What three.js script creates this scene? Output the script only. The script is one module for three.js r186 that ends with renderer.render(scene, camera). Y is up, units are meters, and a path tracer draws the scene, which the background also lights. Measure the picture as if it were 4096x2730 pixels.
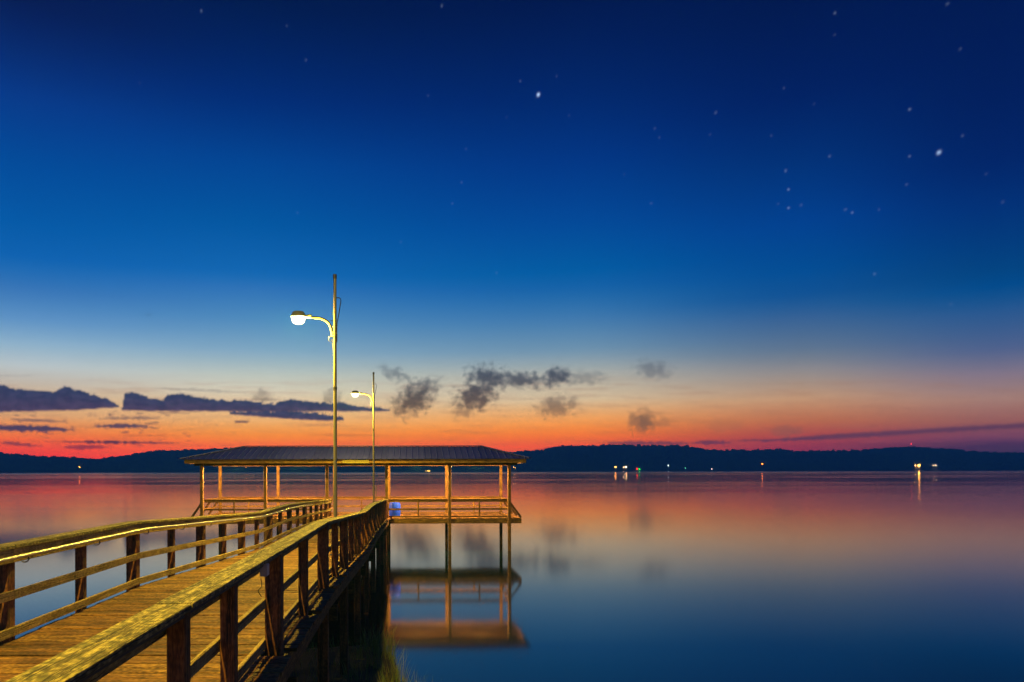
import * as THREE from 'three';
import { createNoise2D, createNoise3D } from 'simplex-noise';
import { mergeGeometries } from 'three/addons/utils/BufferGeometryUtils.js';

// ------------------------------------------------------------------ camera, sky, light
const F = 2977, U0 = 1650, V0 = 1884, EYE = 3.98;             // focal length and principal point in photograph pixels
const scene = new THREE.Scene();
const camera = new THREE.PerspectiveCamera(2 * Math.atan(1365 / F) * 180 / Math.PI, 4096 / 2730, 0.1, 30000);
camera.setViewOffset(4096, 2730, 2048 - U0, 1365 - V0, 4096, 2730);
camera.position.set(0, EYE, 0);
camera.rotation.set(0, 0, -0.0022);
const renderer = new THREE.WebGLRenderer();
renderer.toneMapping = THREE.LinearToneMapping;
renderer.toneMappingExposure = 1;
renderer.shadowMap.enabled = true;

function mulberry(a) {
  return () => { a |= 0; a = a + 0x6D2B79F5 | 0; let t = Math.imul(a ^ a >>> 15, 1 | a); t = t + Math.imul(t ^ t >>> 7, 61 | t) ^ t; return ((t ^ t >>> 14) >>> 0) / 4294967296; };
}
const rnd = mulberry(7);
const N2 = createNoise2D(mulberry(11)), N3 = createNoise3D(mulberry(12));
const fbm = (x, y, o = 4) => { let s = 0, a = 0.5; for (let i = 0; i < o; i++) { s += a * N2(x, y); x = x * 2.03 + 7.1; y = y * 2.03 - 3.7; a *= 0.5; } return s; };
const clamp = (x, a = 0, b = 1) => Math.min(b, Math.max(a, x));
const smooth = (a, b, x) => { const t = clamp((x - a) / (b - a)); return t * t * (3 - 2 * t); };
const lerp = (a, b, t) => a + (b - a) * t;
const lin = (c) => { c /= 255; return c <= 0.04045 ? c / 12.92 : Math.pow((c + 0.055) / 1.055, 2.4); };
const polyline = (pts) => (x) => {
  if (x <= pts[0][0]) return pts[0][1];
  for (let i = 1; i < pts.length; i++) if (x <= pts[i][0]) return lerp(pts[i - 1][1], pts[i][1], (x - pts[i - 1][0]) / (pts[i][0] - pts[i - 1][0]));
  return pts[pts.length - 1][1];
};

const HAZE = 0.0004;                                          // haze per metre over the lake; it fills the air up to the hilltops
// twilight colours: columns by azimuth, rows by elevation (degrees), sRGB
const elOf = (u, v) => Math.atan((V0 - v) / Math.hypot(F, u - U0)) * 180 / Math.PI;
const column = (u, rows) => ({ az: Math.atan((u - U0) / F) * 180 / Math.PI, rows: rows.map(([v, ...c]) => [elOf(u, v), ...c]).reverse() });
const columns = [
  { az: -180, rows: [[0, 88, 78, 104], [4, 84, 96, 136], [12, 42, 82, 148], [25, 10, 58, 132], [45, 0, 28, 90], [90, 0, 14, 62]] },
  { az: -95, rows: [[0, 120, 66, 76], [4, 104, 96, 118], [12, 40, 84, 142], [25, 6, 54, 126], [45, 0, 25, 86], [90, 0, 14, 62]] },
  column(100, [[-2400, 0, 12, 58], [-900, 0, 16, 66], [0, 5, 22, 82], [383, 5, 54, 135], [640, 0, 72, 152], [893, 2, 88, 166], [1020, 12, 96, 175], [1148, 55, 115, 181], [1275, 96, 146, 195], [1371, 142, 176, 200], [1460, 186, 195, 196], [1530, 196, 182, 164], [1600, 214, 176, 130], [1658, 224, 165, 106], [1720, 244, 130, 48], [1772, 255, 90, 0], [1812, 255, 60, 6], [1884, 246, 46, 26]]),
  column(1000, [[-2400, 0, 12, 58], [-900, 0, 16, 66], [0, 0, 20, 76], [383, 0, 40, 116], [640, 0, 66, 146], [893, 0, 85, 161], [1084, 15, 100, 176], [1150, 45, 111, 181], [1275, 80, 136, 187], [1400, 130, 166, 192], [1500, 190, 196, 186], [1565, 216, 204, 178], [1680, 242, 178, 104], [1750, 255, 137, 18], [1790, 255, 98, 0], [1884, 246, 62, 6]]),
  column(2300, [[-2400, 0, 12, 58], [-900, 0, 15, 64], [0, 0, 18, 76], [383, 0, 35, 106], [640, 0, 51, 131], [893, 0, 71, 151], [1084, 0, 90, 161], [1150, 20, 96, 166], [1275, 65, 120, 172], [1400, 112, 146, 172], [1500, 176, 176, 165], [1600, 216, 190, 150], [1690, 252, 158, 66], [1750, 250, 114, 0], [1790, 242, 82, 0], [1884, 215, 56, 10]]),
  column(3200, [[-2400, 0, 12, 58], [-900, 0, 14, 62], [0, 0, 18, 76], [383, 0, 28, 96], [640, 0, 45, 116], [893, 0, 62, 141], [1084, 0, 75, 146], [1180, 15, 80, 146], [1275, 55, 96, 146], [1400, 96, 116, 141], [1500, 151, 141, 135], [1600, 196, 150, 110], [1690, 190, 106, 58], [1750, 174, 66, 44], [1800, 152, 46, 55], [1884, 120, 42, 58]]),
  column(4000, [[-2400, 0, 12, 58], [-900, 0, 14, 62], [0, 0, 20, 80], [383, 0, 25, 90], [640, 0, 32, 101], [830, 0, 45, 116], [1084, 0, 65, 126], [1148, 0, 72, 136], [1250, 40, 85, 140], [1400, 80, 96, 136], [1500, 131, 116, 130], [1600, 166, 126, 110], [1690, 152, 90, 74], [1750, 120, 60, 74], [1800, 72, 38, 66], [1884, 50, 34, 60]]),
  { az: 85, rows: [[0, 66, 50, 78], [4, 72, 70, 106], [12, 32, 62, 118], [25, 4, 42, 110], [45, 0, 20, 78], [90, 0, 14, 60]] },
  { az: 180, rows: [[0, 88, 78, 104], [4, 84, 96, 136], [12, 42, 82, 148], [25, 10, 58, 132], [45, 0, 28, 90], [90, 0, 14, 62]] },
];
function rowColour(col, el) {
  const r = col.rows;
  if (el <= r[0][0]) return r[0].slice(1);
  for (let i = 1; i < r.length; i++) if (el <= r[i][0]) {
    const t = (el - r[i - 1][0]) / (r[i][0] - r[i - 1][0]);
    return [1, 2, 3].map((k) => lerp(r[i - 1][k], r[i][k], t));
  }
  return r[r.length - 1].slice(1);
}
// clouds of the evening sky, given by their place among the photograph's stars and hills (degrees follow from it)
const bankA = { top: polyline([[-700, 1580], [-400, 1560], [-150, 1552], [0, 1540], [60, 1560], [150, 1563], [215, 1575], [232, 1560], [255, 1550], [300, 1562], [330, 1570], [420, 1596], [470, 1622]]), bottom: polyline([[-700, 1610], [-200, 1635], [0, 1642], [300, 1636], [470, 1624]]), u: [-700, 475] };
const bankB = { top: polyline([[488, 1632], [497, 1580], [515, 1574], [540, 1575], [600, 1596], [655, 1604], [668, 1582], [720, 1578], [800, 1594], [870, 1604], [1000, 1607], [1050, 1618], [1100, 1621], [1130, 1606], [1180, 1602], [1230, 1611], [1300, 1616], [1370, 1616], [1400, 1628], [1520, 1639], [1560, 1641]]), bottom: polyline([[488, 1636], [600, 1640], [1000, 1642], [1440, 1643], [1560, 1642]]), u: [488, 1560] };
const bankC = { top: polyline([[920, 1652], [1000, 1650], [1150, 1648], [1260, 1656], [1376, 1676]]), bottom: polyline([[920, 1653], [1100, 1669], [1300, 1681], [1376, 1679]]), u: [920, 1376] };
const lenses = [ // u, v, half width, half height, tilt, strength, colour
  [120, 1712, 190, 15, 0.03, 0.95, [70, 52, 76]], [480, 1703, 120, 10, 0, 0.9, [78, 54, 74]], [460, 1768, 260, 5.5, 0.012, 0.95, [82, 34, 50]], [345, 1787, 110, 9, 0, 0.7, [130, 34, 46]],
  [520, 1671, 130, 7, 0, 0.55, [96, 70, 74]], [966, 1686, 34, 6, 0, 0.8, [96, 62, 66]], [80, 1775, 90, 6, 0.08, 0.75, [110, 42, 50]], [700, 1650, 90, 4, 0, 0.5, [120, 84, 74]], [150, 1680, 130, 6, 0.05, 0.6, [86, 66, 78]],
  [800, 1560, 200, 6, 0.05, 0.35, [130, 120, 112]], [1060, 1598, 70, 6, 0, 0.4, [120, 104, 96]], [60, 1500, 90, 3, 0, 0.3, [130, 130, 130]], [560, 1740, 160, 4, 0, 0.35, [160, 60, 30]], [1280, 1700, 150, 6, 0.05, 0.25, [170, 110, 70]],
  [1400, 1742, 200, 6, 0.02, 0.25, [180, 84, 24]], [2600, 1776, 190, 10, 0.01, 0.8, [112, 52, 62]], [2850, 1774, 80, 9, 0, 0.85, [104, 46, 60]], [3060, 1766, 130, 5, 0, 0.75, [104, 46, 60]], [2240, 1797, 110, 6, -0.05, 0.7, [130, 50, 54]],
  [3150, 1728, 70, 26, 0, 0.45, [140, 84, 60]], [2900, 1705, 90, 30, 0, 0.2, [150, 100, 66]], [590, 1258, 18, 5, 0, 0.5, [60, 90, 130]],
];
const streak = polyline([[3060, 1767], [3200, 1760], [3512, 1742], [3800, 1725], [4096, 1709], [4600, 1690], [5400, 1700]]);
const smokes = [ // u, v, half width, half height, tilt, strength
  [1655, 1600, 88, 52, -0.55, 0.95], [1690, 1560, 70, 40, -0.4, 0.7], [1590, 1500, 70, 22, 0.3, 0.4], [1960, 1515, 84, 46, 0.1, 0.85], [1900, 1590, 84, 56, -0.4, 0.95], [1862, 1648, 56, 22, -0.3, 0.45],
  [2090, 1522, 96, 30, 0.05, 0.8], [2225, 1510, 56, 34, -0.3, 0.85], [2330, 1515, 90, 26, 0, 0.3], [2230, 1628, 78, 40, -0.1, 0.6], [2572, 1688, 52, 40, -0.2, 0.75], [2640, 1690, 60, 20, 0, 0.3], [2618, 1484, 66, 38, 0.2, 0.35], [1330, 1590, 40, 28, 0.4, 0.4], [1050, 1580, 40, 24, 0, 0.3],
];
function clouds(u, v, c, far) {
  if (v < 1200 || v > 1884) return;
  const over = (a, k) => { a = clamp(a); for (let i = 0; i < 3; i++) c[i] = lerp(c[i], k[i], a); };
  // thin veils
  const veil = fbm(u / 420, v / 26, 4);
  if (v > 1480) over(0.16 * smooth(0.05, 0.5, veil) * smooth(1480, 1560, v), [150, 96, 70]);
  const wob = 9 * fbm(u / 38, v / 30, 4), fine = 4 * fbm(u / 11 + 40, v / 9, 3);
  for (const b of [bankC, bankA, bankB]) if (u > b.u[0] && u < b.u[1] && v > 1520 && v < 1700) {
    const t = b.top(u) - 5 + wob * 0.9 + fine * 1.3, s = b.bottom(u) + 3 + wob * 0.35 + fine * 0.3;
    const a = smooth(-2.2, 2.2, v - t) * smooth(-3.5, 4, s - v);
    if (a > 0) { const k = clamp((v - t) / Math.max(12, s - t)), n = fbm(u / 60, v / 30, 3); over(a * 0.97, [lerp(48, 72, k) + 16 * n, lerp(54, 54, k) + 14 * n, lerp(86, 80, k) + 14 * n]); }
  }
  if (u < 1100 && v > 1635 && v < 1800) { const n = fbm(u / 130 + 2, v / 7.5, 4) + 0.35 * fbm(u / 30, v / 4, 3); over(0.62 * smooth(0.3, 0.62, n) * smooth(1100, 700, u) * smooth(1635, 1655, v) * smooth(1800, 1770, v), [lerp(88, 150, smooth(1690, 1780, v)), 56, 62]); }
  for (const [cu, cv, rx, ry, tilt, q, k] of lenses) {
    const du = (u - cu) / rx; if (Math.abs(du) > 1.4) continue;
    const dv = (v - cv - tilt * (u - cu) + wob * 0.35) / (ry * (1 + 0.7 * fbm(u / 45 + cu, 3.3, 3))); if (Math.abs(dv) > 2.2) continue;
    over(q * smooth(1.15, 0.35, du * du + dv * dv + 0.5 * fbm(u / 30, v / 8 + cu, 3)), k);
  }
  if (u > 3040) { const d = (v - streak(u) + wob * 0.3 + fine * 0.6) / (9 * smooth(3040, 3350, u) + 3 + 3 * fbm(u / 90, 9.1, 3)); over(0.8 * smooth(1.3, 0.3, Math.abs(d)), [88, 48, 66]); }
  if (v > 1400) {
    const wu = 26 * fbm(u / 70 + 3, v / 60, 4), wv = 22 * fbm(u / 60 - 9, v / 50 + 4, 4); let m = 0;
    for (const [cu, cv, rx, ry, tilt, q] of smokes) {
      const a = u - cu + wu, b = v - cv + wv; if (Math.abs(a) > 2 * rx + 60 || Math.abs(b) > 2.4 * ry + 60) continue;
      const x = (a * Math.cos(tilt) + b * Math.sin(tilt)) / rx, y = (-a * Math.sin(tilt) + b * Math.cos(tilt)) / ry;
      m = Math.max(m, q * smooth(1.45, 0.2, Math.hypot(x, y) + 0.6 * fbm(u / 44, v / 34, 4) + 0.3 * fbm(u / 12, v / 10, 3)));
    }
    if (m > 0) { const k = smooth(1480, 1680, v); over(m * 0.95, [lerp(54, 104, k), lerp(58, 76, k), lerp(72, 52, k)]); }
  }
}
const stars = [[808, 42, 1], [1772, 23, 1], [1227, 240, 0.7], [2085, 325, 0.5], [2157, 380, 4.5], [2867, 453, 1], [2623, 517, 0.5], [2641, 552, 0.3], [2608, 816, 0.5], [3147, 686, 1.2], [3158, 761, 1.2], [3158, 836, 1.2], [3207, 825, 0.7],
  [3385, 843, 0.8], [3412, 855, 0.9], [3760, 615, 3.2], [3644, 442, 1.1], [3642, 630, 0.7], [3323, 628, 0.8], [3631, 743, 0.5], [3502, 1101, 0.8], [3344, 56, 0.9], [3795, 21, 0.8], [3343, 143, 0.35], [1811, 815, 0.4], [1849, 730, 0.4], [1988, 1093, 0.4],
  [1866, 597, 0.3], [1605, 968, 0.35], [1715, 383, 0.3], [1151, 101, 0.35], [1092, 1263, 0.5], [1194, 1445, 0.5], [1192, 850, 0.3], [3845, 202, 0.5], [3855, 547, 0.5], [4016, 813, 0.5], [3807, 1222, 0.4], [2230, 306, 0.3], [3140, 355, 0.35],
  [2280, 463, 0.25], [3090, 545, 0.35], [2845, 540, 0.3], [3260, 420, 0.25], [2500, 700, 0.2], [2030, 470, 0.2], [560, 330, 0.2], [3950, 700, 0.3], [3520, 842, 0.35], [3115, 820, 0.3]];
{
  const W = 4096, H = 2048, px = new Float32Array(W * H * 4);
  for (let y = 0; y < H; y++) {
    const el = (y + 0.5) / H * 180 - 90;
    if (el < -0.3) { for (let x = 0; x < W; x++) { const o = (y * W + x) * 4; px[o] = 0.012; px[o + 1] = 0.02; px[o + 2] = 0.04; px[o + 3] = 1; } continue; }
    const table = columns.map((c) => rowColour(c, el)), tanEl = Math.tan(el * Math.PI / 180), clear = Math.exp(HAZE * Math.min(108 / Math.sin(Math.max(el, 0.5) * Math.PI / 180), 3400) * 1.0);   // the sky above the haze: the colours were read through it
    for (let x = 0; x < W; x++) {
      // three.js equirectangular: u = atan2(z, x) / 2pi + 0.5; azimuth 0 looks down -z
      const phi = ((x + 0.5) / W - 0.5) * 2 * Math.PI, dx = Math.cos(phi), dz = Math.sin(phi);
      const az = Math.atan2(dx, -dz) * 180 / Math.PI;
      let i = 1; while (i < columns.length - 1 && az > columns[i].az) i++;
      const t0 = clamp((az - columns[i - 1].az) / (columns[i].az - columns[i - 1].az)), t = lerp(t0, t0 * t0 * (3 - 2 * t0), 0.6);
      const c = [0, 1, 2].map((k) => lerp(table[i - 1][k], table[i][k], t));
      if (el < 14 && Math.abs(az) < 55 && -dz > 0.3) clouds(U0 + F * dx / -dz, V0 - F * tanEl / -dz, c);
      const o = (y * W + x) * 4;
      px[o] = lin(c[0]) * clear; px[o + 1] = lin(c[1]) * clear; px[o + 2] = lin(c[2]) * clear; px[o + 3] = 1;
    }
  }
  for (const [u, v, m] of stars) {
    const az = Math.atan((u - U0) / F), el = elOf(u, v) * Math.PI / 180, dx = Math.sin(az), dz = -Math.cos(az);
    const cx = (Math.atan2(dz, dx) / (2 * Math.PI) + 0.5) * W - 0.5, cy = (el / Math.PI + 0.5) * H - 0.5, r = m > 2 ? 0.6 : 0.34;
    for (let y = Math.floor(cy) - 3; y <= cy + 4; y++) for (let x = Math.floor(cx) - 3; x <= cx + 4; x++) {
      const a = (x - cx), b = (y - cy), p = (a * 0.6 + b * 0.8), q = (-a * 0.8 + b * 0.6), g = m * 0.3 * Math.exp(-(p * p / (r * r * 1.7) + q * q / (r * r)) / 2);
      const o = (y * W + x) * 4; px[o] += g * 0.62; px[o + 1] += g * 0.86; px[o + 2] += g * 1.2;
    }
  }
  const sky = new THREE.DataTexture(px, W, H, THREE.RGBAFormat, THREE.FloatType);
  sky.mapping = THREE.EquirectangularReflectionMapping; sky.magFilter = THREE.LinearFilter; sky.colorSpace = THREE.LinearSRGBColorSpace; sky.needsUpdate = true;
  scene.background = sky; scene.environment = sky;
}
// what is left of the sun, far down behind the hills
const sun = new THREE.DirectionalLight(new THREE.Color(1, 0.5, 0.22), 0.03);
sun.position.set(-900, 22, -3000); sun.shadow.radius = 1; sun.castShadow = true;
sun.shadow.camera.left = -60; sun.shadow.camera.right = 60; sun.shadow.camera.top = 60; sun.shadow.camera.bottom = -60; sun.shadow.camera.far = 4000;
scene.add(sun);
const LAMP_COLOUR = new THREE.Color(1, 0.67, 0.05);

// ------------------------------------------------------------------ helpers
const taken = new Map();
const numbered = (name) => { const n = taken.get(name) ?? 0; taken.set(name, n + 1); return n ? name + '_' + String(n).padStart(3, '0') : name; };
function tag(o, label, category, group, kind) { Object.assign(o.userData, { label, category }); if (group) o.userData.group = group; if (kind) o.userData.kind = kind; return o; }
function thing(name, label, category, at = [0, 0, 0], group) { const o = new THREE.Group(); o.name = numbered(name); o.position.set(...at); scene.add(o); return tag(o, label, category, group); }
function part(name, parent) { const o = new THREE.Group(); o.name = name; parent.add(o); return o; }
function mesh(name, geometry, material, parent) { const m = new THREE.Mesh(geometry, material); m.name = name; m.castShadow = m.receiveShadow = true; parent.add(m); return m; }
function structure(name, geometry, material) { const m = mesh(numbered(name), geometry, material, scene); m.userData.kind = 'structure'; return m; }
const V = (x, y, z) => new THREE.Vector3(x, y, z);

// textures: wood whose grain runs along v; one tile is 0.25 m across and 4 m long
function woodTexture(seed, light, dark, o = {}) {
  const W = 256, H = 2048, a = new Uint8Array(W * H * 4), h = new Uint8Array(W * H * 4), noise = createNoise3D(mulberry(seed)), r = mulberry(seed + 1);
  const knots = Array.from({ length: o.knots ?? 6 }, () => [r() * W, r() * H, 5 + r() * 8]);
  const cracks = Array.from({ length: o.cracks ?? 60 }, () => [r() * W, r() * H, 60 + r() * 320, (0.5 + r() * 1.1) * (r() < 0.3 ? o.wide ?? 1.5 : 1), r() * 9]);
  const crackAt = new Float32Array(W * H);
  for (const [cx, cy, l, w, s] of cracks) for (let k = -l; k < l; k++) {
    const y = ((cy + k) % H + H) % H | 0, x = cx + 5 * noise(k / 70, s, 4) + 1.5 * noise(k / 14, s, 8), q = w * (1 - (k / l) ** 2);
    for (let d = -5; d <= 5; d++) { const xi = ((x + d) % W + W) % W | 0; crackAt[y * W + xi] = Math.max(crackAt[y * W + xi], clamp(q + 0.5 - Math.abs(d))); }
  }
  for (let y = 0; y < H; y++) {
    const p = y / H * Math.PI * 2, cy = Math.cos(p), sy = Math.sin(p);
    for (let x = 0; x < W; x++) {
      let bend = 0, knot = 0;
      for (const [kx, ky, kr] of knots) { let dy = y - ky; if (dy > H / 2) dy -= H; if (dy < -H / 2) dy += H; const dx = x - kx, e = Math.exp(-(dx * dx) / (kr * kr * 9) - dy * dy / (kr * kr * 60)); bend += Math.sign(dx) * e * kr * 1.4; knot = Math.max(knot, smooth(kr * 1.2, kr * 0.5, Math.hypot(dx, dy * 0.6))); }
      const xs = (x - bend) / W;
      const slow = noise(xs * 2, cy * 1.3, sy * 1.3), warp = 0.06 * noise(xs * 3 + 5, cy * 3, sy * 3) + 0.02 * noise(xs * 8, cy * 9, sy * 9);
      const ring = 0.5 + 0.5 * Math.sin((xs + warp) * (o.rings ?? 80)), fibre = noise(xs * 60, cy * 14, sy * 14), speck = noise(xs * 110, cy * 120, sy * 120), blot = noise(xs * 4 + 20, cy * 10, sy * 10);
      let t = 0.5 + 0.32 * slow + 0.3 * (ring - 0.5) + 0.3 * fibre + 0.12 * speck + (o.blot ?? 0.3) * blot;
      const crack = crackAt[y * W + x]; t = clamp(t);
      const moss = o.moss ? smooth(0.1, 0.6, noise(xs * 5 + 50, cy * 8, sy * 8) + 0.4 * fibre) * o.moss : 0;
      const i = (y * W + x) * 4;
      for (let k = 0; k < 3; k++) { let c = lerp(dark[k], light[k], t); c = lerp(c, [60, 62, 34][k], moss); c = lerp(c, dark[k] * 0.45, knot * 0.8); c *= 1 - 0.75 * crack; a[i + k] = clamp(c, 0, 255); }
      a[i + 3] = 255;
      const z = clamp(0.62 + 0.16 * (0.5 - ring) + 0.14 * fibre + 0.08 * speck - 0.6 * crack) * 255;
      h[i] = h[i + 1] = h[i + 2] = z; h[i + 3] = 255;
    }
  }
  const make = (d, srgb) => { const t = new THREE.DataTexture(d, W, H); t.wrapS = t.wrapT = THREE.RepeatWrapping; t.magFilter = THREE.LinearFilter; if (srgb) t.colorSpace = THREE.SRGBColorSpace; t.needsUpdate = true; return t; };
  return { map: make(a, true), bumpMap: make(h, false) };
}
const texDeck = woodTexture(21, [186, 142, 72], [78, 50, 24], { knots: 8, cracks: 100, wide: 2.2, blot: 0.4 });
const texDeckB = woodTexture(31, [168, 124, 64], [66, 42, 22], { knots: 5, cracks: 70, rings: 60 });
const texRail = woodTexture(41, [186, 172, 110], [84, 74, 42], { knots: 6, cracks: 120, moss: 0.6, rings: 70, wide: 3, blot: 0.5 });
const texSide = woodTexture(71, [190, 166, 104], [104, 84, 46], { knots: 7, cracks: 70, moss: 0.12, rings: 70, wide: 2, blot: 0.25 });
const texPost = woodTexture(51, [150, 98, 56], [70, 38, 20], { knots: 4, cracks: 60, rings: 60, wide: 2.5 });
const wood = (tex, tint, bump = 0.003, rough = 0.82) => new THREE.MeshStandardMaterial({ map: tex.map, bumpMap: tex.bumpMap, bumpScale: bump, roughness: rough, color: new THREE.Color().setRGB(...tint) });
const deckMats = [wood(texDeck, [1.05, 1.05, 1], 0.006), wood(texDeck, [0.8, 0.76, 0.66], 0.006), wood(texDeckB, [1.0, 0.92, 0.8], 0.006), wood(texDeckB, [0.66, 0.58, 0.48], 0.006), wood(texDeck, [0.42, 0.36, 0.28], 0.006), wood(texDeckB, [1.3, 1.25, 1.05], 0.006)];
const railMats = [wood(texRail, [1, 1, 1], 0.005), wood(texRail, [0.86, 0.86, 0.8], 0.005), wood(texRail, [1.06, 1.02, 0.92], 0.005)];
const sideMats = [wood(texSide, [1, 1, 1], 0.003), wood(texSide, [0.85, 0.84, 0.8], 0.003), wood(texSide, [1.1, 1.06, 0.98], 0.003)];
const paleRail = wood(texRail, [1.25, 1.2, 1.12], 0.003);
const postMats = [wood(texPost, [1, 1, 1]), wood(texPost, [0.85, 0.9, 0.85]), wood(texPost, [1.15, 1.12, 0.92])];
const frameMats = [wood(texDeckB, [0.68, 0.69, 0.54]), wood(texDeck, [0.58, 0.59, 0.46])];
const beamMat = frameMats[0];
const steel = new THREE.MeshStandardMaterial({ color: new THREE.Color().setRGB(0.42, 0.41, 0.38), metalness: 0.75, roughness: 0.38 });
const darkSteel = new THREE.MeshStandardMaterial({ color: new THREE.Color().setRGB(0.06, 0.06, 0.06), metalness: 0.4, roughness: 0.5 });
const rubber = new THREE.MeshStandardMaterial({ color: new THREE.Color().setRGB(0.02, 0.02, 0.02), roughness: 0.7 });

// a board along z: chamfered section w x h, length l; uv in tiles, with its own piece of the tile
const boardCache = new Map();
function boardGeometry(w, h, l, variant = 0, c = Math.min(w, h) * 0.12) {
  const key = [w, h, l].map((x) => x.toFixed(3)).join() + ',' + variant;
  if (boardCache.has(key)) return boardCache.get(key);
  const x = w / 2, y = h / 2, r = mulberry(Math.round(w * 977 + h * 3571 + l * 131) + variant * 7919), ou = r(), ov = r(), P = [], Nn = [], T = [];
  const ring = [[-x + c, -y], [x - c, -y], [x, -y + c], [x, y - c], [x - c, y], [-x + c, y], [-x, y - c], [-x, -y + c]];
  const tri = (a, b, d, n, ua, ub, ud) => { P.push(...a, ...b, ...d); Nn.push(...n, ...n, ...n); T.push(...ua, ...ub, ...ud); };
  let run = 0;
  for (let i = 0; i < 8; i++) {
    const [ax, ay] = ring[i], [bx, by] = ring[(i + 1) % 8], len = Math.hypot(bx - ax, by - ay), n = [(by - ay) / len, -(bx - ax) / len, 0], z0 = -l / 2, z1 = l / 2;
    const u0 = ou + run / 0.25, u1 = u0 + len / 0.25, v0 = ov, v1 = ov + l / 4; run += len;
    tri([ax, ay, z0], [bx, by, z0], [bx, by, z1], n, [u0, v0], [u1, v0], [u1, v1]);
    tri([ax, ay, z0], [bx, by, z1], [ax, ay, z1], n, [u0, v0], [u1, v1], [u0, v1]);
  }
  for (const s of [-1, 1]) for (let i = 1; i < 7; i++) {
    const a = ring[0], b = ring[i], d = ring[i + 1], z = s * l / 2, m = ([p, q]) => [ou + p / 0.25, ov + q / 1.2], at = (p) => [...p, z];
    s > 0 ? tri(at(a), at(b), at(d), [0, 0, 1], m(a), m(b), m(d)) : tri(at(a), at(d), at(b), [0, 0, -1], m(a), m(d), m(b));
  }
  const g = new THREE.BufferGeometry();
  g.setAttribute('position', new THREE.Float32BufferAttribute(P, 3)); g.setAttribute('normal', new THREE.Float32BufferAttribute(Nn, 3)); g.setAttribute('uv', new THREE.Float32BufferAttribute(T, 2));
  boardCache.set(key, g);
  return g;
}
// a board from a to b (world points), w across (level), h high
function board(name, a, b, w, h, material, parent, variants = 6) {
  const l = a.distanceTo(b), m = mesh(name, boardGeometry(w, h, l, Math.floor(rnd() * variants)), material, parent);
  const z = b.clone().sub(a).normalize(), up = Math.abs(z.y) > 0.98 ? V(0, 0, 1) : V(0, 1, 0), x = up.clone().cross(z).normalize(), y = z.clone().cross(x);
  m.quaternion.setFromRotationMatrix(new THREE.Matrix4().makeBasis(x, y, z));
  m.position.copy(a).add(b).multiplyScalar(0.5);
  return m;
}
// an upright: x-size w, z-size t
function upright(name, x, z, y0, y1, w, t, material, parent) {
  const m = mesh(name, boardGeometry(w, t, y1 - y0, Math.floor(rnd() * 6), 0.008), material, parent);
  m.rotation.x = -Math.PI / 2; m.position.set(x, (y0 + y1) / 2, z);
  return m;
}
function tube(points, r, seg = 32, radial = 8) { return new THREE.TubeGeometry(new THREE.CatmullRomCurve3(points, false, 'centripetal'), seg, r, radial); }
const pick = (a) => a[Math.floor(rnd() * a.length)];

// ------------------------------------------------------------------ water, bank, far hills
{
  // how far the breeze ruffles the surface: mirror-calm in the lee of the shore and pier, streaky patches on the open lake
  const WX = 9600, WZ = 3400, S = 1024, H = 2048, a = new Uint8Array(S * H * 4);
  for (let y = 0; y < H; y++) for (let x = 0; x < S; x++) {
    const X = (x / S - 0.5) * WX, D = y / H * WZ - 100;
    const k = 0.5 + 0.75 * fbm(X / 520, D / 150, 4) + 0.35 * fbm(X / 160 + 9, D / 26, 3), Dn = D * (1 + 0.3 * fbm(X / 260 + 4, D / 60, 3)) + 22 * fbm(X / 60, D / 14, 3), breeze = smooth(58, 110, Dn) * smooth(215, 175, Dn) * 0.3 + smooth(700, 1100, Dn);
    const g = clamp(0.3 + 0.1 * (k - 0.5) + breeze * (0.1 + 0.36 * k) + smooth(180, 300, Dn) * 0.25 * smooth(0.55, 0.9, k)), i = (y * S + x) * 4;
    a[i] = a[i + 1] = a[i + 2] = clamp(g) * 255; a[i + 3] = 255;
  }
  const patches = new THREE.DataTexture(a, S, H); patches.wrapS = patches.wrapT = THREE.ClampToEdgeWrapping; patches.magFilter = THREE.LinearFilter; patches.needsUpdate = true;
  const g = new THREE.PlaneGeometry(WX, WZ, 1, 1); g.rotateX(-Math.PI / 2); g.translate(0, 0, 100 - WZ / 2);
  const p = g.attributes.position, uv = g.attributes.uv; for (let i = 0; i < p.count; i++) uv.setXY(i, p.getX(i) / WX + 0.5, (100 - p.getZ(i)) / WZ);
  structure('water', g, new THREE.MeshPhysicalMaterial({ color: new THREE.Color().setRGB(0.004, 0.014, 0.026), roughness: 0.24, roughnessMap: patches, ior: 1.75, metalness: 0 }));
}
const shoreline = polyline([[-60, 8], [-20, 11], [-8, 12.5], [-4.5, 14.5], [-2.7, 16.6], [-1.2, 17], [-0.7, 16.7], [-0.42, 16.2], [-0.3, 14.3], [0.2, 12.4], [2, 10], [6, 8.5], [20, 8], [60, 6]]);
const bankHeight = (x, d) => { const s = shoreline(x) - d; return s < 0 ? Math.max(-1.2, s * 0.22) : (0.055 * Math.min(s, 8) + 1.75 * smooth(5.5, 13, s)) + 0.05 * fbm(x / 1.3, d / 1.3, 3) * smooth(0, 0.5, s); };
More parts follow.
